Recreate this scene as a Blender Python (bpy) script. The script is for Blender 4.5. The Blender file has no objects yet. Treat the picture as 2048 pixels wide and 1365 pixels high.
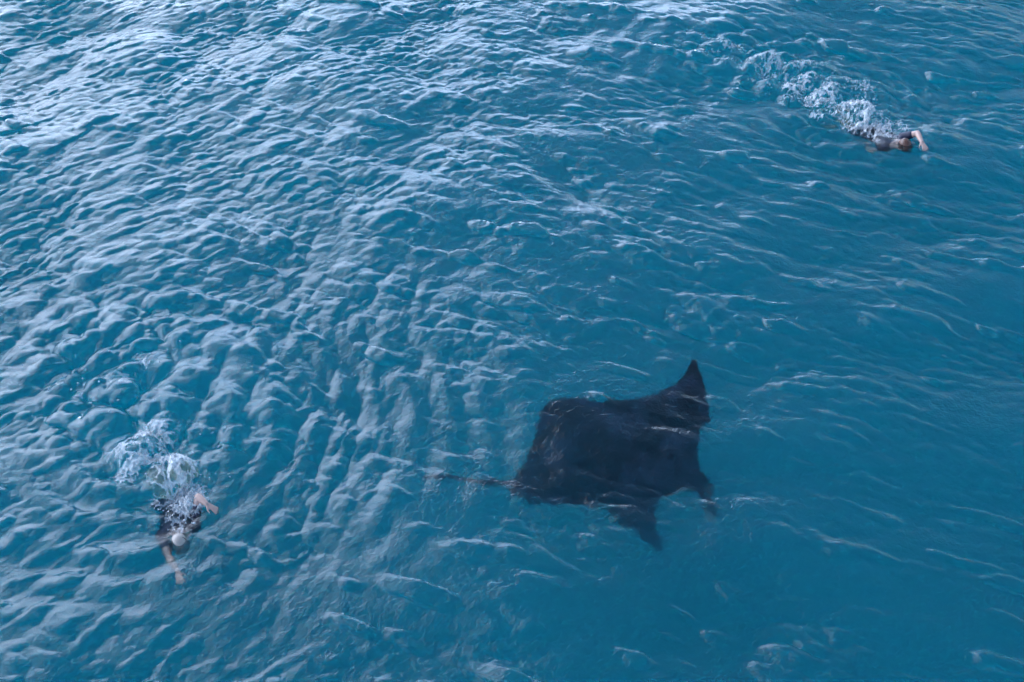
import bpy, bmesh, math, random
import numpy as np
from mathutils import Vector

scene = bpy.context.scene
COL = scene.collection
R = math.radians

# ------------------------------------------------------------------ camera
CAM_H = 10.0
cd = bpy.data.cameras.new('camera')
cd.sensor_width = 36.0
cd.lens = 18.0 / math.tan(R(22.5))
cd.clip_start = 0.1
cd.clip_end = 6000.0
cam = bpy.data.objects.new('camera', cd)
COL.objects.link(cam)
cam.location = (0, 0, CAM_H)
cam.rotation_euler = (R(90 - 42), 0, 0)
scene.camera = cam

# ------------------------------------------------------------------ sky and sun
CLOUD_EDGE = (0.09, -0.04)            # noise*0.85 - bank: clear above the first, cloud below the second
CLOUD_COL = (0.55, 0.70, 1.0, 1)
CLOUD_STR = 1.85
SUN_EL, SUN_AZ = 24.0, -60.0          # azimuth from +Y, negative to the left
w = bpy.data.worlds.new('World')
scene.world = w
w.use_nodes = True
nt = w.node_tree
nt.nodes.clear()
sky = nt.nodes.new('ShaderNodeTexSky')
sky.sky_type = 'NISHITA'
sky.sun_disc = False
sky.sun_elevation = R(SUN_EL)
sky.sun_rotation = R(SUN_AZ)
sky.air_density = 1.0
sky.dust_density = 0.8
sky.ozone_density = 3.5
bg = nt.nodes.new('ShaderNodeBackground')
bg.inputs['Strength'].default_value = 0.085
wo = nt.nodes.new('ShaderNodeOutputWorld')
nt.links.new(sky.outputs[0], bg.inputs['Color'])
# a bank of thin pale cloud over the left half of the sky, thinning out to blue on the right
def wn(kind, **kw):
    q = nt.nodes.new(kind)
    for k, v in kw.items(): setattr(q, k, v)
    return q
tcw = wn('ShaderNodeTexCoord')
sxyz = wn('ShaderNodeVectorMath', operation='DOT_PRODUCT'); nt.links.new(tcw.outputs['Generated'], sxyz.inputs[0])
sxyz.inputs[1].default_value = (0.75, -0.60, 0.40)       # the bank stands ahead and to the left, away from the zenith
cn = wn('ShaderNodeTexNoise'); cn.inputs['Scale'].default_value = 3.0; cn.inputs['Detail'].default_value = 5
nt.links.new(tcw.outputs['Generated'], cn.inputs['Vector'])
ma = wn('ShaderNodeMath', operation='MULTIPLY_ADD'); ma.inputs[1].default_value = 0.85
nt.links.new(cn.outputs['Fac'], ma.inputs[0]); nt.links.new(sxyz.outputs['Value'], ma.inputs[2])
mr = wn('ShaderNodeMapRange', interpolation_type='SMOOTHSTEP')
mr.inputs['From Min'].default_value = CLOUD_EDGE[0]; mr.inputs['From Max'].default_value = CLOUD_EDGE[1]
mr.inputs['To Min'].default_value = 0.0; mr.inputs['To Max'].default_value = 0.9
nt.links.new(ma.outputs[0], mr.inputs['Value'])
cb = nt.nodes.new('ShaderNodeBackground')
cb.inputs['Color'].default_value = CLOUD_COL
cb.inputs['Strength'].default_value = CLOUD_STR
mxw = nt.nodes.new('ShaderNodeMixShader')
nt.links.new(mr.outputs[0], mxw.inputs[0]); nt.links.new(bg.outputs[0], mxw.inputs[1]); nt.links.new(cb.outputs[0], mxw.inputs[2])
nt.links.new(mxw.outputs[0], wo.inputs['Surface'])

sd = bpy.data.lights.new('sun', 'SUN')
sd.energy = 0.5
sd.angle = R(90)
sd.color = (1.0, 0.98, 0.95)
sun = bpy.data.objects.new('sun', sd)
COL.objects.link(sun)
_az, _el = R(SUN_AZ), R(SUN_EL)
sdir = Vector((math.sin(_az) * math.cos(_el), math.cos(_az) * math.cos(_el), math.sin(_el)))
sun.rotation_euler = (-sdir).to_track_quat('-Z', 'Y').to_euler()
sun.location = sdir * 60

# ------------------------------------------------------------------ picture settings
vs = scene.view_settings
scene.display_settings.display_device = 'sRGB'
vs.view_transform = 'Standard'
vs.look = 'None'
vs.exposure = 1.95
vs.gamma = 1.0
vs.use_curve_mapping = False
cy = scene.cycles
cy.use_denoising = True
cy.max_bounces = 12
cy.transmission_bounces = 8
cy.glossy_bounces = 4
cy.diffuse_bounces = 3
cy.volume_bounces = 5
cy.transparent_max_bounces = 8
cy.caustics_reflective = True
cy.caustics_refractive = True
cy.sample_clamp_indirect = 6.0
cy.blur_glossy = 0.3

# ------------------------------------------------------------------ helpers
def tag(o, label=None, cat=None, group=None, kind=None):
    if label: o['label'] = label
    if cat: o['category'] = cat
    if group: o['group'] = group
    if kind: o['kind'] = kind
    return o

def mesh_obj(name, verts, faces, mat=None, parent=None, smooth=True):
    me = bpy.data.meshes.new(name)
    me.from_pydata([tuple(v) for v in verts], [], [tuple(f) for f in faces])
    if smooth:
        me.polygons.foreach_set('use_smooth', [True] * len(me.polygons))
    me.update()
    o = bpy.data.objects.new(name, me)
    COL.objects.link(o)
    if mat: me.materials.append(mat)
    if parent: o.parent = parent
    return o

def new_mat(name):
    m = bpy.data.materials.new(name)
    m.use_nodes = True
    m.node_tree.nodes.clear()
    return m, m.node_tree.nodes, m.node_tree.links

# ------------------------------------------------------------------ waves
def fft_field(seed, N, L, comps):
    """Random sea: comps = list of (wavelength peak, rms slope, wind azimuth, spread power, width). Returns height, dx, dy."""
    rng = np.random.default_rng(seed)
    k1 = np.fft.fftfreq(N, d=L / N) * 2 * np.pi
    kx, ky = np.meshgrid(k1, k1)
    k = np.hypot(kx, ky); k[0, 0] = 1e-6
    S = np.zeros((N, N))
    for lam, slope, az, spread, width in comps:
        kp = 2 * np.pi / lam
        rad = np.where(k < kp, np.exp(-((np.log(k / kp)) / (0.45)) ** 2), (k / kp) ** (-width))
        rad *= np.exp(-(k / (2 * np.pi / 0.07)) ** 2)
        ang = np.arctan2(kx, ky) - R(az)
        d = np.abs(np.cos(ang / 2)) ** (2 * spread) + 0.01
        P = rad * d / k ** 2
        P[0, 0] = 0
        # normalise to slope rms
        tot = np.sum(P * k ** 2)
        S += P * (slope ** 2) / tot
    amp = np.sqrt(S)
    ph = rng.normal(size=(N, N)) + 1j * rng.normal(size=(N, N))
    H = amp * ph * N * N / 1.0
    h = np.fft.ifft2(H).real
    dx = np.fft.ifft2(-1j * kx / k * H).real
    dy = np.fft.ifft2(-1j * ky / k * H).real
    return h, dx, dy

N, L = 1792, 36.0
# long swells, wind chop and fine ripples; the right side runs away to the right, the left side to the left
A_LONG = fft_field(3, N, L, [(3.0, 0.09, 10, 8, 2.8), (5.5, 0.04, 55, 6, 3.0)])
A_CHOP = fft_field(13, N, L, [(0.95, 0.10, 32, 16, 2.2), (0.30, 0.18, 26, 22, 1.9)])
A_CREST = fft_field(31, N, L, [(0.5, 0.29, 26, 34, 2.6)])
B_LONG = fft_field(8, N, L, [(3.6, 0.12, -68, 6, 2.4)])
B_CHOP = fft_field(18, N, L, [(0.7, 0.06, -50, 18, 2.0), (0.17, 0.13, -30, 26, 2.2), (0.15, 0.09, 5, 24, 2.2)])
B_RIP = fft_field(71, N, L, [(0.27, 0.34, -32, 22, 2.6)])
D_BAND = fft_field(57, N, L, [(0.46, 0.19, -76, 44, 2.4)])       # bands spreading from the left swimmer
B_CREST = fft_field(41, N, L, [(0.6, 0.13, -45, 22, 3.2)])
FC = fft_field(21, 1024, 12.0, [(0.5, 0.45, 0, 0.0, 2.5)])     # churned water round the swimmers
def band(seed, lam, width, N, L):
    rng = np.random.default_rng(seed)
    k1 = np.fft.fftfreq(N, d=L / N) * 2 * np.pi
    kx, ky = np.meshgrid(k1, k1); k = np.hypot(kx, ky) + 1e-6
    f = np.fft.ifft2(np.exp(-(np.log(k / (2 * np.pi / lam)) / width) ** 2) * np.fft.fft2(rng.normal(size=(N, N)))).real
    return f / f.std()
GUST = band(77, 3.2, 0.6, 512, L)           # patches of rougher and smoother water
GUST2 = band(78, 1.5, 0.5, 512, L)

def peaked(F):
    """narrow crests over flat troughs: returns height and the displacement with it"""
    n = F[0] / F[0].std()
    p = np.clip(n - 0.3, 0, 1.7) ** 2
    return p * F[0].std() * 0.85, F[1] * np.minimum(p, 1.5) * 0.5, F[2] * np.minimum(p, 1.5) * 0.5
A_CREST, B_CREST, B_RIP = peaked(A_CREST), peaked(B_CREST), peaked(B_RIP)

def samp(F, x, y, L=L):
    N = F.shape[0]
    u = (x / L * N) % N
    v = (y / L * N) % N
    i = np.floor(u).astype(int); j = np.floor(v).astype(int)
    fu, fv = u - i, v - j
    i %= N; j %= N
    i1, j1 = (i + 1) % N, (j + 1) % N
    return ((F[j, i] * (1 - fu) + F[j, i1] * fu) * (1 - fv) + (F[j1, i] * (1 - fu) + F[j1, i1] * fu) * fv)

# swimmers: head x, y, far end of the churned water x, y, strength, half width
WAKES = [(-3.42, 8.06, -4.50, 10.60, 1.5, 0.95), (5.72, 15.21, 4.30, 17.60, 1.3, 0.75)]

def sstep(a, b, x):
    t = np.clip((x - a) / (b - a), 0, 1)
    return t * t * (3 - 2 * t)

def surface(x, y):
    """displaced water surface for rest positions x, y"""
    x = np.asarray(x, float); y = np.asarray(y, float)
    wob = 1.2 * np.sin(x * 0.45 + y * 0.31) + 0.9 * np.sin(y * 0.52 - x * 0.2 + 1.3)
    left = 1 - sstep(-5.5, 1.5, x + wob * 0.8)                  # the ripply side
    calm = np.exp(-(((x - 1.9) / 3.5) ** 2 + ((y - 8.8) / 2.2) ** 2))
    far = np.exp(-np.maximum(np.hypot(x, y - 12) - 22, 0) / 25.0)
    wa = (1.0 - 0.5 * left) * (1 - 0.4 * calm) * far
    wb = (0.18 + 0.82 * left) * (1 - 0.6 * calm) * (1 - 0.2 * (1 - sstep(7.0, 11.5, y))) * far
    g = np.clip(0.78 + 0.48 * samp(GUST, x, y) + 0.25 * samp(GUST2, x, y), 0.12, 1.7)
    g2 = np.clip(0.8 - 0.35 * samp(GUST, x, y) + 0.5 * samp(GUST2, x, y), 0.0, 1.8)
    ch = 1.5
    z = np.zeros_like(x); ox = np.zeros_like(x); oy = np.zeros_like(x)
    tailcalm = np.exp(-((x + 0.1) / 1.1) ** 2 - ((y - 9.0) / 0.9) ** 2)    # slick water over the ray's tail
    db = np.exp(-((x + 2.3) / 1.7) ** 2 - ((y - 10.6) / 2.6) ** 2)
    for F, wgt in ((A_LONG, (1 - 0.4 * left) * far), (A_CHOP, wa * g * (1 - 0.5 * tailcalm)), (A_CREST, wa * g2 * (1 - 0.5 * calm) * (1 - 0.9 * tailcalm)), (B_LONG, (0.2 + 0.8 * left) * far * (1 - 0.8 * tailcalm)),
                   (B_CHOP, wb * (0.35 + 0.65 * g) * (1 - 0.45 * db) * (1 - 0.6 * tailcalm)), (B_CREST, wb * g2 * 0.8 * (1 - 0.8 * tailcalm)), (B_RIP, wb * (0.3 + 0.6 * g) * (1 - 0.75 * tailcalm)), (D_BAND, db * (0.5 + 0.5 * g) * (1 - 0.8 * tailcalm))):
        z = z + wgt * samp(F[0], x, y)
        ox = ox + ch * wgt * samp(F[1], x, y)
        oy = oy + ch * wgt * samp(F[2], x, y)
    for hx, hy, tx, ty, amp, wid in WAKES:
        # churned water trailing from the head (hx, hy) back past the feet (tx, ty)
        d = np.array([tx - hx, ty - hy]); ln = np.hypot(*d); d = d / ln
        s = (x - hx) * d[0] + (y - hy) * d[1]
        q = (x - hx) * -d[1] + (y - hy) * d[0]
        half = wid * (0.35 + 0.65 * np.clip(s / ln, 0, 1.6))
        e = amp * sstep(0.2, 0.9, s) * (1 - sstep(ln * 0.9, ln * 2.0, s)) * np.exp(-(q / half) ** 2)
        z = z + e * samp(FC[0], x, y, 12.0)
        ox = ox + e * samp(FC[1], x, y, 12.0)
        oy = oy + e * samp(FC[2], x, y, 12.0)
        # rings spreading from the kicking feet
        fx, fy = hx + d[0] * ln * 0.62, hy + d[1] * ln * 0.62
        r = np.hypot(x - fx, y - fy)
        ring = 0.028 * amp * np.sin(r * 2 * np.pi / 0.42) * sstep(0.5, 1.0, r) * np.exp(-np.maximum(r - 0.7, 0) / 1.6)
        z = z + ring * (0.6 + 0.4 * np.sin(np.arctan2(y - fy, x - fx) * 3 + 1))
    return x + ox, y + oy, z

def surf_z(x, y):
    return float(surface(x, y)[2])

def axis(lo, hi, step, reach):
    core = np.arange(lo, hi + step * 0.5, step)
    out, s, p = [], step, 0.0
    while p < reach:
        s *= 1.22
        p += s
        out.append(p)
    out = np.array(out)
    return np.concatenate([lo - out[::-1], core, hi + out])

def build_water():
    xs = axis(-10.0, 10.0, 0.021, 2500.0)
    ys = axis(5.6, 22.0, 0.024, 2500.0)
    X, Y = np.meshgrid(xs, ys)
    nx, ny = len(xs), len(ys)
    x, y, z = surface(X, Y)
    top = np.stack([x, y, z], -1).reshape(-1, 3)
    # closed body of water: the same rim repeated at depth
    D = -25.0
    rim = np.concatenate([np.arange(nx), np.arange(1, ny) * nx + nx - 1,
                          (ny - 1) * nx + np.arange(nx - 2, -1, -1), np.arange(ny - 2, 0, -1) * nx])
    low = top[rim].copy(); low[:, 2] = D
    V = np.concatenate([top, low, [[0, 0, D]]])
    i = np.arange(nx - 1); j = np.arange(ny - 1)
    I, J = np.meshgrid(i, j)
    a = (J * nx + I).ravel()
    quads = np.stack([a, a + 1, a + nx + 1, a + nx], -1)
    m = len(rim); base = len(top)
    r = np.arange(m); r1 = (r + 1) % m
    side = np.stack([rim[r1], rim[r], base + r, base + r1], -1)
    tri = np.stack([base + r1, base + r, np.full(m, base + m)], -1)
    loops = np.concatenate([quads.ravel(), side.ravel(), tri.ravel()])
    nq = len(quads) + m
    starts = np.concatenate([np.arange(nq) * 4, nq * 4 + np.arange(m) * 3])
    tot = np.concatenate([np.full(nq, 4), np.full(m, 3)])
    me = bpy.data.meshes.new('water')
    me.vertices.add(len(V)); me.vertices.foreach_set('co', V.astype(np.float32).ravel())
    me.loops.add(len(loops)); me.loops.foreach_set('vertex_index', loops.astype(np.int32))
    me.polygons.add(len(tot))
    me.polygons.foreach_set('loop_start', starts.astype(np.int32))
    sm = np.zeros(len(tot), bool); sm[:len(quads)] = True
    me.polygons.foreach_set('use_smooth', sm)
    me.update(calc_edges=True)
    me.validate()
    o = bpy.data.objects.new('water', me)
    COL.objects.link(o)
    return o

def water_material():
    m, n, l = new_mat('sea_water')
    out = n.new('ShaderNodeOutputMaterial')
    rf = n.new('ShaderNodeBsdfRefraction')
    rf.inputs['IOR'].default_value = 1.333
    rf.inputs['Roughness'].default_value = 0.28
    rf.inputs['Color'].default_value = (1, 1, 1, 1)
    gl = n.new('ShaderNodeBsdfGlossy')
    gl.inputs['Roughness'].default_value = 0.04
    gl.inputs['Color'].default_value = (1, 1, 1, 1)
    fr = n.new('ShaderNodeFresnel'); fr.inputs['IOR'].default_value = 1.333
    mx = n.new('ShaderNodeMixShader')
    tc = n.new('ShaderNodeTexCoord')
    nz = n.new('ShaderNodeTexNoise'); nz.inputs['Scale'].default_value = 18; nz.inputs['Detail'].default_value = 3
    nz.inputs['Distortion'].default_value = 0.6
    l.new(tc.outputs['Object'], nz.inputs['Vector'])
    bp = n.new('ShaderNodeBump'); bp.inputs['Strength'].default_value = 0.4; bp.inputs['Distance'].default_value = 0.02
    l.new(nz.outputs['Fac'], bp.inputs['Height'])
    for q in (rf, gl, fr): l.new(bp.outputs[0], q.inputs['Normal'])
    l.new(fr.outputs[0], mx.inputs[0]); l.new(rf.outputs[0], mx.inputs[1]); l.new(gl.outputs[0], mx.inputs[2])
    l.new(mx.outputs[0], out.inputs['Surface'])
    sc = n.new('ShaderNodeVolumeScatter')
    sc.inputs['Color'].default_value = (0.01, 0.64, 0.94, 1)
    sc.inputs['Density'].default_value = 0.255
    ab = n.new('ShaderNodeVolumeAbsorption')
    ab.inputs['Color'].default_value = (0.0, 0.895, 0.91, 1)
    ab.inputs['Density'].default_value = 0.6
    ad = n.new('ShaderNodeAddShader')
    l.new(sc.outputs[0], ad.inputs[0]); l.new(ab.outputs[0], ad.inputs[1])
    l.new(ad.outputs[0], out.inputs['Volume'])
    return m

water = build_water()
water.data.materials.append(water_material())
tag(water, kind='structure')

def seabed():
    m, n, l = new_mat('seabed_sand')
    out = n.new('ShaderNodeOutputMaterial')
    b = n.new('ShaderNodeBsdfDiffuse'); b.inputs['Color'].default_value = (0.22, 0.2, 0.16, 1)
    l.new(b.outputs[0], out.inputs['Surface'])
    s = 2400
    o = mesh_obj('seabed', [(-s, -s, -24), (s, -s, -24), (s, s, -24), (-s, s, -24)], [(0, 1, 2, 3)], m)
    tag(o, kind='structure')
seabed()

# ------------------------------------------------------------------ manta ray
from mathutils.geometry import delaunay_2d_cdt

def catmull(P, n=6):
    P = np.asarray(P, float); out = []
    for i in range(len(P) - 1):
        p0 = P[max(i - 1, 0)]; p1 = P[i]; p2 = P[i + 1]; p3 = P[min(i + 2, len(P) - 1)]
        for t in np.linspace(0, 1, n, endpoint=False):
            out.append(0.5 * (2 * p1 + (p2 - p0) * t + (2 * p0 - 5 * p1 + 4 * p2 - p3) * t * t + (3 * p1 - p0 - 3 * p2 + p3) * t ** 3))
    out.append(P[-1])
    return np.array(out)

def solid_sheet(name, outline, step, thick, mats, parent=None, extra=None):
    """closed body with a sharp rim: outline = (n,3) rim, thick(dist, xy) = half thickness"""
    P = np.asarray(outline, float)
    n = len(P)
    lo, hi = P[:, :2].min(0), P[:, :2].max(0)
    gx, gy = np.meshgrid(np.arange(lo[0], hi[0], step), np.arange(lo[1], hi[1], step))
    gx = gx + (np.arange(gx.shape[0]) % 2)[:, None] * step * 0.5
    Q = np.stack([gx.ravel(), gy.ravel()], -1)
    A = P[:, :2]; B = np.roll(A, -1, 0)
    def dist(Q):
        ab = B - A
        best = np.full(len(Q), 1e9)
        for k in range(n):
            t = np.clip(((Q - A[k]) @ ab[k]) / max(ab[k] @ ab[k], 1e-12), 0, 1)
            best = np.minimum(best, np.hypot(*(Q - (A[k] + t[:, None] * ab[k])).T))
        return best
    def inside(Q):
        c = np.zeros(len(Q), bool)
        for k in range(n):
            (x1, y1), (x2, y2) = A[k], B[k]
            if y1 == y2: continue
            hit = ((y1 > Q[:, 1]) != (y2 > Q[:, 1])) & (Q[:, 0] < (x2 - x1) * (Q[:, 1] - y1) / (y2 - y1) + x1)
            c ^= hit
        return c
    d = dist(Q)
    Q = Q[inside(Q) & (d > step * 0.45)]
    pts = [Vector(p) for p in np.concatenate([A, Q])]
    vo, eo, fo, ov, oe, of = delaunay_2d_cdt(pts, [(i, (i + 1) % n) for i in range(n)], [], 1, 1e-5)
    V = np.array([(v.x, v.y) for v in vo])
    D = dist(V)
    rim = D < 1e-4
    ctrl = P if extra is None else np.concatenate([P, np.asarray(extra, float)])
    wgt = 1 / (((V[:, None, :] - ctrl[None, :, :2]) ** 2).sum(-1) + 1e-5) ** 1.5
    z = (wgt * ctrl[None, :, 2]).sum(1) / wgt.sum(1)
    h = np.where(rim, 0, thick(D, V))
    tris = [t for f in fo for t in ([f] if len(f) == 3 else [(f[0], f[i], f[i + 1]) for i in range(1, len(f) - 1)])]
    cen = np.array([V[list(t)].mean(0) for t in tris])
    keep = inside(cen)
    # an all-rim triangle would have no thickness: leave it to its neighbours
    tris = [t for t, k in zip(tris, keep) if k and not all(rim[i] for i in t)]
    m = len(V)
    low = np.where(rim, np.arange(m), np.arange(m) + m)
    verts = np.concatenate([np.c_[V, z + h], np.c_[V, z - 0.75 * h]])
    faces = []
    mi = []
    for a, b, c in tris:
        u, v = V[b] - V[a], V[c] - V[a]
        if u[0] * v[1] - u[1] * v[0] < 0: b, c = c, b
        faces.append((a, b, c)); mi.append(0)
        faces.append((low[a], low[c], low[b])); mi.append(len(mats) - 1)
    used = sorted({i for f in faces for i in f}); re = {u: i for i, u in enumerate(used)}
    o = mesh_obj(name, verts[used], [tuple(re[i] for i in f) for f in faces], mats[0], parent)
    for mm in mats[1:]: o.data.materials.append(mm)
    o.data.polygons.foreach_set('material_index', mi)
    return o

def skin_material(name, c1, c2, scale, rough=0.5, lo=0.4, hi=0.62, spec=0.0):
    m, n, l = new_mat(name)
    out = n.new('ShaderNodeOutputMaterial')
    b = n.new('ShaderNodeBsdfPrincipled'); b.inputs['Roughness'].default_value = rough
    b.inputs['Specular IOR Level'].default_value = spec
    tc = n.new('ShaderNodeTexCoord')
    nz = n.new('ShaderNodeTexNoise'); nz.inputs['Scale'].default_value = scale; nz.inputs['Detail'].default_value = 5
    cr = n.new('ShaderNodeValToRGB')
    cr.color_ramp.elements[0].position = lo; cr.color_ramp.elements[0].color = (*c1, 1)
    cr.color_ramp.elements[1].position = hi; cr.color_ramp.elements[1].color = (*c2, 1)
    l.new(tc.outputs['Object'], nz.inputs['Vector']); l.new(nz.outputs['Fac'], cr.inputs['Fac'])
    l.new(cr.outputs['Color'], b.inputs['Base Color']); l.new(b.outputs[0], out.inputs['Surface'])
    return m

M_BACK = skin_material('manta_back', (0.002, 0.002, 0.003), (0.022, 0.028, 0.050), 3.4, lo=0.46, hi=0.68)  # bluish mottling: pale markings, plus sky sheen painted into the colour
M_BELLY = skin_material('manta_belly', (0.5, 0.5, 0.5), (0.65, 0.65, 0.63), 3.0)
M_LIP = skin_material('manta_lip', (0.01, 0.01, 0.012), (0.45, 0.45, 0.47), 14.0)
M_EYE = skin_material('manta_eye', (0.004, 0.004, 0.004), (0.01, 0.01, 0.01), 9.0, 0.1)

def build_manta():
    OUT = [(0.011, 9.149, -0.55), (0.118, 9.36, -0.52), (0.216, 9.602, -0.48), (0.275, 9.837, -0.42), (0.325, 10.10, -0.37),
           (0.44, 10.27, -0.35), (0.622, 10.325, -0.35), (0.916, 10.324, -0.36), (1.325, 10.299, -0.36), (1.622, 10.363, -0.33),
           (1.899, 10.524, -0.28), (2.064, 10.712, -0.24), (2.197, 10.966, -0.2), (2.234, 10.742, -0.22), (2.267, 10.498, -0.24),
           (2.285, 10.232, -0.28), (2.284, 9.957, -0.32), (2.193, 9.906, -0.34), (2.128, 9.721, -0.36), (2.085, 9.514, -0.4),
           (2.092, 9.263, -0.42), (2.123, 9.041, -0.44), (2.131, 8.951, -0.46), (2.05, 8.959, -0.46), (1.899, 8.989, -0.45),
           (1.728, 8.923, -0.46), (1.57, 8.84, -0.5), (1.538, 8.674, -0.58), (1.554, 8.543, -0.68), (1.604, 8.44, -0.78),
           (1.662, 8.314, -0.86), (1.488, 8.441, -0.82), (1.332, 8.575, -0.74), (1.175, 8.707, -0.64), (1.002, 8.791, -0.55),
           (0.685, 8.777, -0.5), (0.359, 8.812, -0.5), (0.143, 8.913, -0.54), (0.011, 9.017, -0.56)]
    ring = [np.array(p) for p in OUT]
    P = catmull(ring + [ring[0]], 3)[:-1]
    root = bpy.data.objects.new('manta_ray', None); COL.objects.link(root)
    root.location = (1.2, 9.5, -0.5)
    O = np.array(root.location)
    P = P - O
    def thick(d, V):
        x, y = V[:, 0], V[:, 1]
        along = x * 0.995 + (y + 0.3) * 0.06
        ridge = np.exp(-((y + 0.28 - 0.02 * x) / 0.42) ** 2) * np.exp(-((x - 0.25) / 0.95) ** 2)
        return 0.10 * (1 - np.exp(-d / 0.22)) + 0.17 * ridge * (1 - np.exp(-d / 0.25))
    solid_sheet('body', P, 0.035, thick, [M_BACK, M_BELLY], root)
    # whip tail, rooted inside the hind edge of the body
    M = np.array([(0.16, 9.075, -0.52), (0.011, 9.07, -0.49), (-0.14, 9.06, -0.44), (-0.32, 9.06, -0.40), (-0.53, 9.09, -0.37), (-0.76, 9.13, -0.38), (-1.0, 9.17, -0.44)]) - O
    cc = catmull(M, 4); vs_, fs_ = [], []
    for i, p in enumerate(cc):
        t = cc[min(i + 1, len(cc) - 1)] - cc[max(i - 1, 0)]; t /= np.linalg.norm(t)
        s1 = np.cross(t, (0, 0, 1)); s1 /= np.linalg.norm(s1); s2 = np.cross(s1, t)
        r = 0.012 + 0.046 * (1 - i / (len(cc) - 1)) ** 1.3
        for k in range(10):
            a = 2 * math.pi * k / 10
            vs_.append(p + s1 * r * math.cos(a) + s2 * r * 0.8 * math.sin(a))
    for i in range(len(cc) - 1):
        for k in range(10):
            a = i * 10 + k; b = i * 10 + (k + 1) % 10
            fs_.append((a, b, b + 10, a + 10))
    fs_.append(tuple((len(cc) - 1) * 10 + k for k in range(10)))
    mesh_obj('tail', vs_, fs_, M_BACK, root)
    # horn-like head fins that roll out either side of the mouth
    for C, wd in (([(2.04, 9.0, -0.47), (2.12, 8.91, -0.54), (2.19, 8.82, -0.62), (2.25, 8.72, -0.72)], 0.042),
                  ([(2.07, 9.24, -0.44), (2.14, 9.17, -0.50), (2.20, 9.09, -0.57), (2.24, 9.0, -0.66)], 0.038)):
        C = np.array(C) - O
        vs_, fs_ = [], []
        rings = 10
        cc = catmull(C, 4)
        for i, p in enumerate(cc):
            t = cc[min(i + 1, len(cc) - 1)] - cc[max(i - 1, 0)]; t /= np.linalg.norm(t)
            s1 = np.cross(t, (0, 0, 1)); s1 /= np.linalg.norm(s1); s2 = np.cross(s1, t)
            f = i / (len(cc) - 1)
            r = wd * (0.75 + 0.6 * math.sin(f * 2.4)) * (1 - f ** 4 * 0.8)
            for k in range(rings):
                a = 2 * math.pi * k / rings
                vs_.append(p + s1 * r * math.cos(a) + s2 * r * 0.38 * math.sin(a))
        for i in range(len(cc) - 1):
            for k in range(rings):
                a = i * rings + k; b = i * rings + (k + 1) % rings
                fs_.append((a, b, b + rings, a + rings))
        fs_.append(tuple(range(rings))[::-1]); fs_.append(tuple((len(cc) - 1) * rings + k for k in range(rings)))
        mesh_obj('head_fin', vs_, fs_, M_BACK, root)
    # pale lip along the mouth between the head fins
    bm = bmesh.new()
    L_ = np.array([(1.62, 8.865, -0.475), (1.73, 8.925, -0.435), (1.9, 8.995, -0.42), (2.05, 8.965, -0.435)]) - O
    cc = catmull(L_, 5); vs_, fs_ = [], []
    for i, p in enumerate(cc):
        f = i / (len(cc) - 1); r = 0.004 + 0.016 * math.sin(math.pi * f)
        for k in range(8):
            a = 2 * math.pi * k / 8
            vs_.append(p + np.array([0, r * math.cos(a), r * 0.8 * math.sin(a)]))
    for i in range(len(cc) - 1):
        for k in range(8):
            a = i * 8 + k; b = i * 8 + (k + 1) % 8
            fs_.append((a, b, b + 8, a + 8))
    mesh_obj('lip', vs_, fs_, M_LIP, root)
    for p in ((1.985, 9.06, -0.36), (2.03, 9.42, -0.34)):
        bm = bmesh.new(); bmesh.ops.create_uvsphere(bm, u_segments=12, v_segments=8, radius=0.028)
        me = bpy.data.meshes.new('eye'); bm.to_mesh(me); bm.free()
        e = bpy.data.objects.new('eye', me); COL.objects.link(e); e.parent = root; me.materials.append(M_EYE)
        e.location = np.array(p) - O
    tag(root, 'large dark manta ray gliding just under the surface with its thin tail trailing', 'manta ray')
    return root
build_manta()

# ------------------------------------------------------------------ swimmers
def plain_mat(name, col, rough=0.5, spec=0.4, var=0.12, scale=25):
    m, n, l = new_mat(name)
    out = n.new('ShaderNodeOutputMaterial')
    b = n.new('ShaderNodeBsdfPrincipled')
    b.inputs['Roughness'].default_value = rough; b.inputs['Specular IOR Level'].default_value = spec
    tc = n.new('ShaderNodeTexCoord')
    nz = n.new('ShaderNodeTexNoise'); nz.inputs['Scale'].default_value = scale; nz.inputs['Detail'].default_value = 4
    mx = n.new('ShaderNodeMixRGB')
    mx.inputs[1].default_value = (*[c * (1 - var) for c in col], 1); mx.inputs[2].default_value = (*[min(1, c * (1 + var)) for c in col], 1)
    l.new(tc.outputs['Object'], nz.inputs['Vector']); l.new(nz.outputs['Fac'], mx.inputs[0])
    l.new(mx.outputs[0], b.inputs['Base Color']); l.new(b.outputs[0], out.inputs['Surface'])
    return m

M_SKIN = plain_mat('skin', (0.46, 0.30, 0.25), 0.4)
M_SUIT = plain_mat('swim_suit_cloth', (0.012, 0.016, 0.04), 0.55)
M_CAP = plain_mat('cap_silicone', (0.38, 0.33, 0.29), 0.4)
M_HAIR = plain_mat('wet_hair', (0.10, 0.045, 0.03), 0.35, 0.5, 0.4, 60)
M_GOG = plain_mat('goggle_rubber', (0.02, 0.02, 0.025), 0.3)

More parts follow.
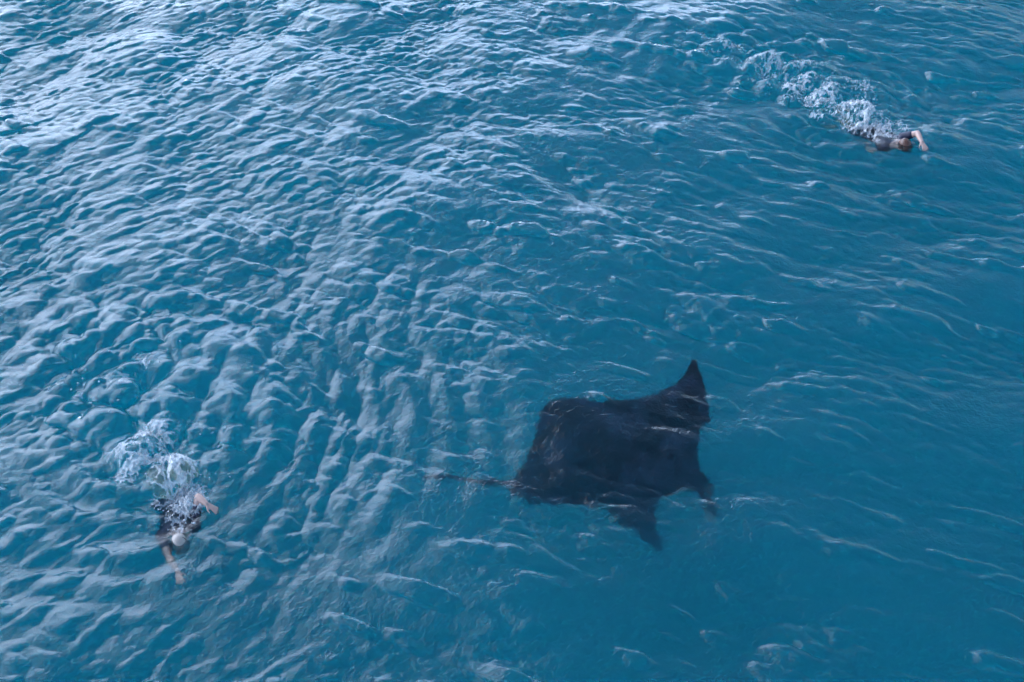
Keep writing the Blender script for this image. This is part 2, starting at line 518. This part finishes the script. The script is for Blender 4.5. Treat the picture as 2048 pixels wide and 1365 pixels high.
def capsule(bm, a, b, ra, rb, seg=14, rg=5):
    a, b = Vector(a), Vector(b)
    d = b - a; ln = d.length
    d = d.normalized() if ln > 1e-6 else Vector((0, 0, 1))
    u = d.orthogonal().normalized(); v = d.cross(u)
    prof = []
    for i in range(rg + 1):
        t = -math.pi / 2 + (math.pi / 2) * i / rg
        prof.append((a + d * ra * math.sin(t), ra * math.cos(t)))
    for i in range(rg + 1):
        t = (math.pi / 2) * i / rg
        prof.append((b + d * rb * math.sin(t), rb * math.cos(t)))
    rows = []
    for c, r in prof[1:-1]:
        rows.append([bm.verts.new(c + (u * math.cos(2 * math.pi * k / seg) + v * math.sin(2 * math.pi * k / seg)) * r) for k in range(seg)])
    p0 = bm.verts.new(prof[0][0]); p1 = bm.verts.new(prof[-1][0])
    for k in range(seg):
        k1 = (k + 1) % seg
        bm.faces.new((p0, rows[0][k1], rows[0][k]))
        for r0, r1 in zip(rows, rows[1:]): bm.faces.new((r0[k], r0[k1], r1[k1], r1[k]))
        bm.faces.new((p1, rows[-1][k], rows[-1][k1]))

def blob(bm, c, r, seg=16):
    g = bmesh.ops.create_uvsphere(bm, u_segments=seg, v_segments=seg // 2 + 2, radius=1.0)
    for vtx in g['verts']:
        vtx.co = Vector((vtx.co.x * r[0] + c[0], vtx.co.y * r[1] + c[1], vtx.co.z * r[2] + c[2]))

def fuse(name, bm, voxel, mat, parent, smooth=6):
    """melt overlapping shapes into one continuous skin"""
    me = bpy.data.meshes.new(name); bm.to_mesh(me); bm.free()
    tmp = bpy.data.objects.new(name, me); COL.objects.link(tmp)
    md = tmp.modifiers.new('remesh', 'REMESH'); md.mode = 'VOXEL'; md.voxel_size = voxel; md.use_smooth_shade = True
    ms = tmp.modifiers.new('smooth', 'SMOOTH'); ms.factor = 0.5; ms.iterations = smooth
    dg = bpy.context.evaluated_depsgraph_get(); dg.update()
    res = bpy.data.meshes.new_from_object(tmp.evaluated_get(dg))
    tmp.modifiers.clear(); tmp.data = res; bpy.data.meshes.remove(me)
    res.name = name; res.materials.clear(); res.materials.append(mat)
    res.polygons.foreach_set('use_smooth', [True] * len(res.polygons))
    tmp.parent = parent
    return tmp

def hand(bm, wrist, direction, palm_n, side):
    d = Vector(direction).normalized(); nrm = Vector(palm_n); nrm = (nrm - d * nrm.dot(d)).normalized()
    s = d.cross(nrm) * side
    w0 = Vector(wrist)
    for t in (-0.026, -0.009, 0.009, 0.026):
        capsule(bm, w0 + s * t * 0.6 + d * 0.01, w0 + s * t + d * 0.085, 0.016, 0.0125, 8, 3)
    for t, ln in ((-0.030, 0.060), (-0.010, 0.075), (0.010, 0.082), (0.030, 0.072)):
        k0 = w0 + s * t + d * 0.085; k1 = k0 + d * ln * 0.5 + s * t * 0.25 - nrm * 0.002; k2 = k1 + d * ln * 0.5 + s * t * 0.1 - nrm * 0.012
        capsule(bm, k0, k1, 0.0105, 0.0095, 8, 3); capsule(bm, k1, k2, 0.0095, 0.0080, 8, 3)
    b0 = w0 + s * 0.022 + d * 0.02; b1 = b0 + s * 0.035 + d * 0.035 - nrm * 0.006; b2 = b1 + s * 0.012 + d * 0.035 - nrm * 0.006
    capsule(bm, b0, b1, 0.015, 0.012, 8, 3); capsule(bm, b1, b2, 0.011, 0.009, 8, 3)

def build_swimmer(loc, heading, larm, rarm, kick, label, cap, group, roll=0.0):
    root = bpy.data.objects.new('person', None); COL.objects.link(root)
    root.location = loc; root.rotation_euler = (roll, -0.22, heading)
    bm = bmesh.new()
    # head, face down
    blob(bm, (0.0, 0, 0.0), (0.098, 0.078, 0.105))
    blob(bm, (-0.035, 0, -0.055), (0.07, 0.062, 0.065))
    blob(bm, (0.012, 0, -0.112), (0.018, 0.013, 0.016), 8)          # nose
    for sy in (-1, 1):
        blob(bm, (0.042, sy * 0.03, -0.088), (0.016, 0.022, 0.012), 8)   # brow
        blob(bm, (-0.01, sy * 0.078, -0.02), (0.026, 0.009, 0.017), 8)   # ear
    blob(bm, (-0.03, 0, -0.106), (0.01, 0.024, 0.010), 8)           # mouth
    blob(bm, (-0.068, 0, -0.095), (0.02, 0.025, 0.02), 8)           # chin
    capsule(bm, (-0.05, 0, -0.02), (-0.17, 0, -0.03), 0.058, 0.064)
    # trunk
    for sy in (-1, 1):
        capsule(bm, (-0.17, sy * 0.05, -0.035), (-0.235, sy * 0.165, -0.03), 0.055, 0.07)
        capsule(bm, (-0.27, sy * 0.09, -0.075), (-0.50, sy * 0.075, -0.09), 0.105, 0.098)
        capsule(bm, (-0.50, sy * 0.07, -0.09), (-0.66, sy * 0.06, -0.10), 0.098, 0.088)
        capsule(bm, (-0.66, sy * 0.06, -0.10), (-0.82, sy * 0.085, -0.10), 0.088, 0.102)
        kz, az_ = kick if sy > 0 else kick[::-1]
        tz = az_ - 0.04
        h, k, a, t = (-0.85, sy * 0.09, -0.11), (-1.24, sy * 0.105, kz - 0.10), (-1.62, sy * 0.095, az_ - 0.06), (-1.80, sy * 0.10, tz - 0.05)
        capsule(bm, h, k, 0.088, 0.056); capsule(bm, k, (-1.40, sy * 0.10, (kz + az_) / 2 - 0.07), 0.056, 0.054)
        capsule(bm, (-1.36, sy * 0.10, kz * .65 + az_ * .35 - 0.085), a, 0.055, 0.036)
        capsule(bm, a, (-1.72, sy * 0.098, tz - 0.055), 0.034, 0.032); capsule(bm, (-1.72, sy * 0.098, tz - 0.055), t, 0.033, 0.02)
    for sy, arm in ((1, larm), (-1, rarm)):
        sh, el, wr, hd, pn = arm
        capsule(bm, sh, el, 0.058, 0.043); capsule(bm, el, tuple(el[i] * .6 + wr[i] * .4 for i in range(3)), 0.043, 0.041)
        capsule(bm, tuple(el[i] * .6 + wr[i] * .4 for i in range(3)), wr, 0.041, 0.028)
        hand(bm, wr, hd, pn, sy)
    fuse('body', bm, 0.007, M_SKIN, root)
    # short-sleeved dark swim top and shorts, 6 mm proud of the skin
    bm = bmesh.new(); g = 0.008
    for sy, arm in ((1, larm), (-1, rarm)):
        capsule(bm, (-0.19, sy * 0.06, -0.035), (-0.235, sy * 0.165, -0.03), 0.053 + g, 0.07 + g)
        capsule(bm, (-0.27, sy * 0.09, -0.075), (-0.50, sy * 0.075, -0.09), 0.105 + g, 0.098 + g)
        capsule(bm, (-0.50, sy * 0.07, -0.09), (-0.66, sy * 0.06, -0.10), 0.098 + g, 0.088 + g)
        sh, el = Vector(arm[0]), Vector(arm[1])
        capsule(bm, sh, sh.lerp(el, 0.55), 0.058 + g, 0.051 + g)
    fuse('swim_top', bm, 0.009, M_SUIT, root)
    bm = bmesh.new()
    for sy in (-1, 1):
        capsule(bm, (-0.68, sy * 0.06, -0.10), (-0.82, sy * 0.085, -0.10), 0.088 + g, 0.102 + g)
        kz = kick[0] if sy > 0 else kick[1]
        capsule(bm, (-0.85, sy * 0.09, -0.11), Vector((-0.85, sy * 0.09, -0.11)).lerp(Vector((-1.24, sy * 0.105, kz - 0.10)), 0.4), 0.088 + g, 0.075 + g)
    fuse('swim_shorts', bm, 0.009, M_SUIT, root)
    # cap or hair over the crown and back of the head
    bm = bmesh.new(); blob(bm, (0.004, 0, 0.006), (0.104, 0.085, 0.112), 28)
    kill = [v for v in bm.verts if v.co.z < (-0.03 + (-0.55 * (v.co.x)) if cap else -0.035 - 0.4 * v.co.x)]
    bmesh.ops.delete(bm, geom=kill, context='VERTS')
    rng = random.Random(5)
    if not cap:
        for v in bm.verts: v.co *= 1 + 0.05 * math.sin(v.co.y * 190 + v.co.x * 40) * 0.6 + rng.uniform(-.02, .03)
    me = bpy.data.meshes.new('swim_cap' if cap else 'hair')
    bm.to_mesh(me); bm.free(); me.polygons.foreach_set('use_smooth', [True] * len(me.polygons))
    o = bpy.data.objects.new(me.name, me); COL.objects.link(o); o.parent = root; me.materials.append(M_CAP if cap else M_HAIR)
    # goggles: strap round the head and two cups
    bm = bmesh.new(); M_ = 40
    for k in range(M_):
        a0, a1 = 2 * math.pi * k / M_, 2 * math.pi * (k + 1) / M_
        f = lambda a: (0.045 + 0.018 * math.cos(a + math.pi), 0.0875 * math.sin(a), -0.005 + 0.112 * math.cos(a))
        capsule(bm, f(a0), f(a1), 0.005, 0.005, 6, 2)
    for sy in (-1, 1): blob(bm, (0.035, sy * 0.03, -0.105), (0.016, 0.024, 0.014), 10)
    me = bpy.data.meshes.new('goggles'); bm.to_mesh(me); bm.free()
    o = bpy.data.objects.new('goggles', me); COL.objects.link(o); o.parent = root; me.materials.append(M_GOG)
    tag(root, label, 'swimmer', group)
    return root

h1 = math.atan2(-0.94, 0.34)
build_swimmer((-3.42, 8.06, surf_z(-3.42, 8.06) - 0.06), h1,
              ((-0.25, 0.18, 0.0), (-0.45, 0.30, 0.17), (-0.33, 0.36, 0.14), (0.45, 0.55, -0.5), (0.2, 0.3, 1)),
              ((-0.22, -0.18, -0.04), (0.06, -0.15, -0.10), (0.33, -0.09, -0.12), (1, 0.05, -0.1), (0, 0, 1)),
              (-0.06, -0.16), 'swimmer in a pale cap and dark top doing front crawl at the lower left', True, 'swimmers beside the manta ray', 0.08)
h2 = math.atan2(-0.88, 0.47)
build_swimmer((5.72, 15.28, surf_z(5.72, 15.28) - 0.05), h2,
              ((-0.25, 0.18, 0.0), (-0.06, 0.30, 0.07), (0.12, 0.21, 0.02), (1, -0.3, -0.5), (0.4, 0, 1)),
              ((-0.22, -0.18, -0.04), (-0.42, -0.27, -0.26), (-0.66, -0.22, -0.25), (-1, 0.05, 0.1), (0, 0, 1)),
              (-0.12, -0.04), 'bare-headed swimmer with brown hair far off at the upper right, ahead of a white splash', False, 'swimmers beside the manta ray', 0.1)

# ------------------------------------------------------------------ splashes of foam
def noise_band(seed, lam, width=0.5, N=512, L=4.0):
    rng = np.random.default_rng(seed)
    k1 = np.fft.fftfreq(N, d=L / N) * 2 * np.pi
    kx, ky = np.meshgrid(k1, k1); k = np.hypot(kx, ky) + 1e-6
    A = np.exp(-(np.log(k / (2 * np.pi / lam)) / width) ** 2)
    f = np.fft.ifft2(A * np.fft.fft2(rng.normal(size=(N, N)))).real
    return f / f.std()

NZ = [noise_band(1, 0.16), noise_band(2, 0.07), noise_band(3, 0.45), noise_band(4, 0.04)]

def foam_material():
    m, n, l = new_mat('sea_foam')
    out = n.new('ShaderNodeOutputMaterial')
    b = n.new('ShaderNodeBsdfPrincipled')
    b.inputs['Base Color'].default_value = (0.74, 0.77, 0.78, 1); b.inputs['Roughness'].default_value = 0.9; b.inputs['Specular IOR Level'].default_value = 0.1
    tr = n.new('ShaderNodeBsdfTransparent')
    mx = n.new('ShaderNodeMixShader')
    tc = n.new('ShaderNodeTexCoord')
    nz = n.new('ShaderNodeTexNoise'); nz.inputs['Scale'].default_value = 26; nz.inputs['Detail'].default_value = 5
    cr = n.new('ShaderNodeValToRGB'); cr.color_ramp.elements[0].position = 0.35; cr.color_ramp.elements[1].position = 0.65
    cr.color_ramp.elements[0].color = (0.45, 0.45, 0.45, 1); cr.color_ramp.elements[1].color = (1, 1, 1, 1)
    bp = n.new('ShaderNodeBump'); bp.inputs['Strength'].default_value = 0.6; bp.inputs['Distance'].default_value = 0.02
    l.new(tc.outputs['Object'], nz.inputs['Vector']); l.new(nz.outputs['Fac'], cr.inputs['Fac']); l.new(nz.outputs['Fac'], bp.inputs['Height'])
    l.new(bp.outputs[0], b.inputs['Normal'])
    at_ = n.new('ShaderNodeAttribute'); at_.attribute_name = 'cover'
    mu = n.new('ShaderNodeMath'); mu.operation = 'MULTIPLY'
    l.new(cr.outputs['Color'], mu.inputs[0]); l.new(at_.outputs['Fac'], mu.inputs[1])
    l.new(mu.outputs[0], mx.inputs[0]); l.new(tr.outputs[0], mx.inputs[1]); l.new(b.outputs[0], mx.inputs[2])
    l.new(mx.outputs[0], out.inputs['Surface'])
    return m
M_FOAM = foam_material()

def drop_material():
    m, n, l = new_mat('spray_water')
    out = n.new('ShaderNodeOutputMaterial')
    b = n.new('ShaderNodeBsdfPrincipled')
    b.inputs['Base Color'].default_value = (0.5, 0.56, 0.6, 1); b.inputs['Roughness'].default_value = 0.25
    l.new(b.outputs[0], out.inputs['Surface'])
    return m
M_DROP = drop_material()

def build_splash(spots, mound, plume, label, seed, step=0.011):
    S = np.array(spots)
    x0, x1 = (S[:, 0] - 2 * S[:, 2]).min(), (S[:, 0] + 2 * S[:, 2]).max()
    y0, y1 = (S[:, 1] - 2 * S[:, 2]).min(), (S[:, 1] + 2 * S[:, 2]).max()
    X, Y = np.meshgrid(np.arange(x0, x1, step), np.arange(y0, y1, step))
    D = np.zeros_like(X)
    for sx, sy, r, a in spots:
        D += a * np.exp(-((X - sx) ** 2 + (Y - sy) ** 2) / r ** 2)
    D = 1.25 * np.tanh(D / 1.25)
    lace = 0.40 * np.abs(samp(NZ[0], X, Y, 4.0)) + 0.26 * np.abs(samp(NZ[1], X, Y, 4.0)) + 0.16 * samp(NZ[2], X, Y, 4.0) + 0.12 * samp(NZ[3], X, Y, 4.0)
    alpha = np.clip((D * 1.1 - 0.12 - lace) / 0.75, 0, 1)
    keep = alpha > 0.01
    px, py, pz = surface(X, Y)
    Z = pz + 0.008 + 0.03 * np.clip(D, 0, 1) * np.abs(samp(NZ[1], X, Y, 4.0)) + 0.012 * samp(NZ[3], X, Y, 4.0) * np.clip(D, 0, 1)
    for mx_, my_, mr, mh in mound:
        e = np.exp(-((X - mx_) ** 2 + (Y - my_) ** 2) / mr ** 2)
        Z += mh * e * (0.75 + 0.35 * samp(NZ[0], X, Y, 4.0) * 0.5)
    ny, nx = X.shape
    idx = np.arange(nx * ny).reshape(ny, nx)
    kf = keep[:-1, :-1] & keep[1:, :-1] & keep[:-1, 1:] & keep[1:, 1:]
    q = np.stack([idx[:-1, :-1][kf], idx[:-1, 1:][kf], idx[1:, 1:][kf], idx[1:, :-1][kf]], -1)
    used, inv = np.unique(q.ravel(), return_inverse=True)
    V = np.stack([px, py, Z], -1).reshape(-1, 3)[used]
    o = mesh_obj('splash', V, inv.reshape(-1, 4), M_FOAM)
    at_ = o.data.attributes.new('cover', 'FLOAT', 'POINT'); at_.data.foreach_set('value', alpha.ravel()[used].astype(np.float32))
    tag(o, label, 'splash', kind='stuff')
    # spray: beads of water thrown up over the foam
    rng = random.Random(seed)
    ico = bmesh.new(); bmesh.ops.create_icosphere(ico, subdivisions=1, radius=1.0)
    iv = [v.co.copy() for v in ico.verts]; jf = [tuple(v.index for v in f.verts) for f in ico.faces]; ico.free()
    vs_, fs_ = [], []
    def bead(x, y, z, r):
        b = len(vs_)
        st = Vector((rng.uniform(.7, 1.5), rng.uniform(.7, 1.4), rng.uniform(.7, 1.3)))
        for c in iv: vs_.append((x + c.x * r * st.x, y + c.y * r * st.y, z + c.z * r * st.z))
        fs_.extend([(a + b, c + b, d + b) for a, c, d in jf])
    wts = [a * r for _, _, r, a in spots]
    for _ in range(350):
        sx, sy, r, a = rng.choices(spots, wts)[0]
        x, y = rng.gauss(sx, r * .7), rng.gauss(sy, r * .7)
        bead(x, y, surf_fast(x, y) + abs(rng.gauss(0, .05)), 0.003 + 0.009 * rng.random() ** 3)
    for cx, cy_, cr_, ch_, num in plume:
        lean = (rng.uniform(-.2, .2), rng.uniform(.0, .3))
        for _ in range(num):
            t = rng.random() ** 1.6; ang = rng.uniform(0, 6.283); rr = cr_ * (0.35 + 0.65 * t) * math.sqrt(rng.random())
            x, y = cx + rr * math.cos(ang) + lean[0] * t * ch_, cy_ + rr * math.sin(ang) + lean[1] * t * ch_
            bead(x, y, surf_fast(x, y) + t * ch_, 0.004 + 0.013 * rng.random() ** 3 * (1.2 - t))
    d = mesh_obj('spray', vs_, fs_, M_DROP, o)

def surf_fast(x, y):
    return surf_z(x, y)

SP1 = [(-3.8, 9.06, 0.24, 1.5), (-3.43, 8.84, 0.22, 0.95), (-3.51, 8.56, 0.2, 0.9), (-4.1, 9.32, 0.28, 0.8), (-4.18, 8.95, 0.25, 0.55),
       (-3.95, 9.54, 0.2, 0.7), (-4.16, 10.1, 0.2, 0.55), (-4.6, 9.9, 0.22, 0.55), (-4.44, 10.47, 0.25, 0.5), (-5.04, 10.18, 0.3, 0.4),
       (-5.49, 10.77, 0.4, 0.35), (-4.07, 10.77, 0.3, 0.3), (-3.51, 9.7, 0.25, 0.35), (-3.63, 8.39, 0.18, 0.9), (-3.42, 8.42, 0.16, 0.9), (-3.62, 8.75, 0.2, 0.8)]
SP2 = [(5.31, 16.45, 0.2, 1.4), (5.36, 15.89, 0.3, 1.0), (5.01, 16.03, 0.3, 0.9), (4.73, 16.53, 0.35, 0.8), (4.41, 16.89, 0.4, 0.6),
       (4.99, 17.12, 0.4, 0.55), (4.1, 17.43, 0.5, 0.5), (4.63, 17.75, 0.5, 0.4), (3.69, 17.91, 0.6, 0.34), (3.25, 18.32, 0.6, 0.28),
       (2.71, 18.65, 0.6, 0.22), (5.75, 15.96, 0.2, 0.7), (5.81, 15.75, 0.15, 0.6), (5.51, 16.97, 0.3, 0.7), (5.55, 15.66, 0.2, 1.0), (5.68, 15.5, 0.13, 0.8)]
build_splash(SP1, [(-3.8, 9.06, 0.22, 0.10), (-3.5, 8.6, 0.2, 0.05)], [(-3.8, 9.02, 0.22, 0.18, 70), (-3.4, 8.75, 0.25, 0.12, 40)],
             'white churned foam over the kicking legs of the lower left swimmer', 4)
build_splash(SP2, [(5.33, 16.2, 0.25, 0.22), (4.8, 16.3, 0.35, 0.10)], [(5.3, 16.15, 0.25, 0.4, 130), (4.85, 16.3, 0.35, 0.25, 80)],
             'white splash and long foam trail behind the upper right swimmer', 9, 0.014)
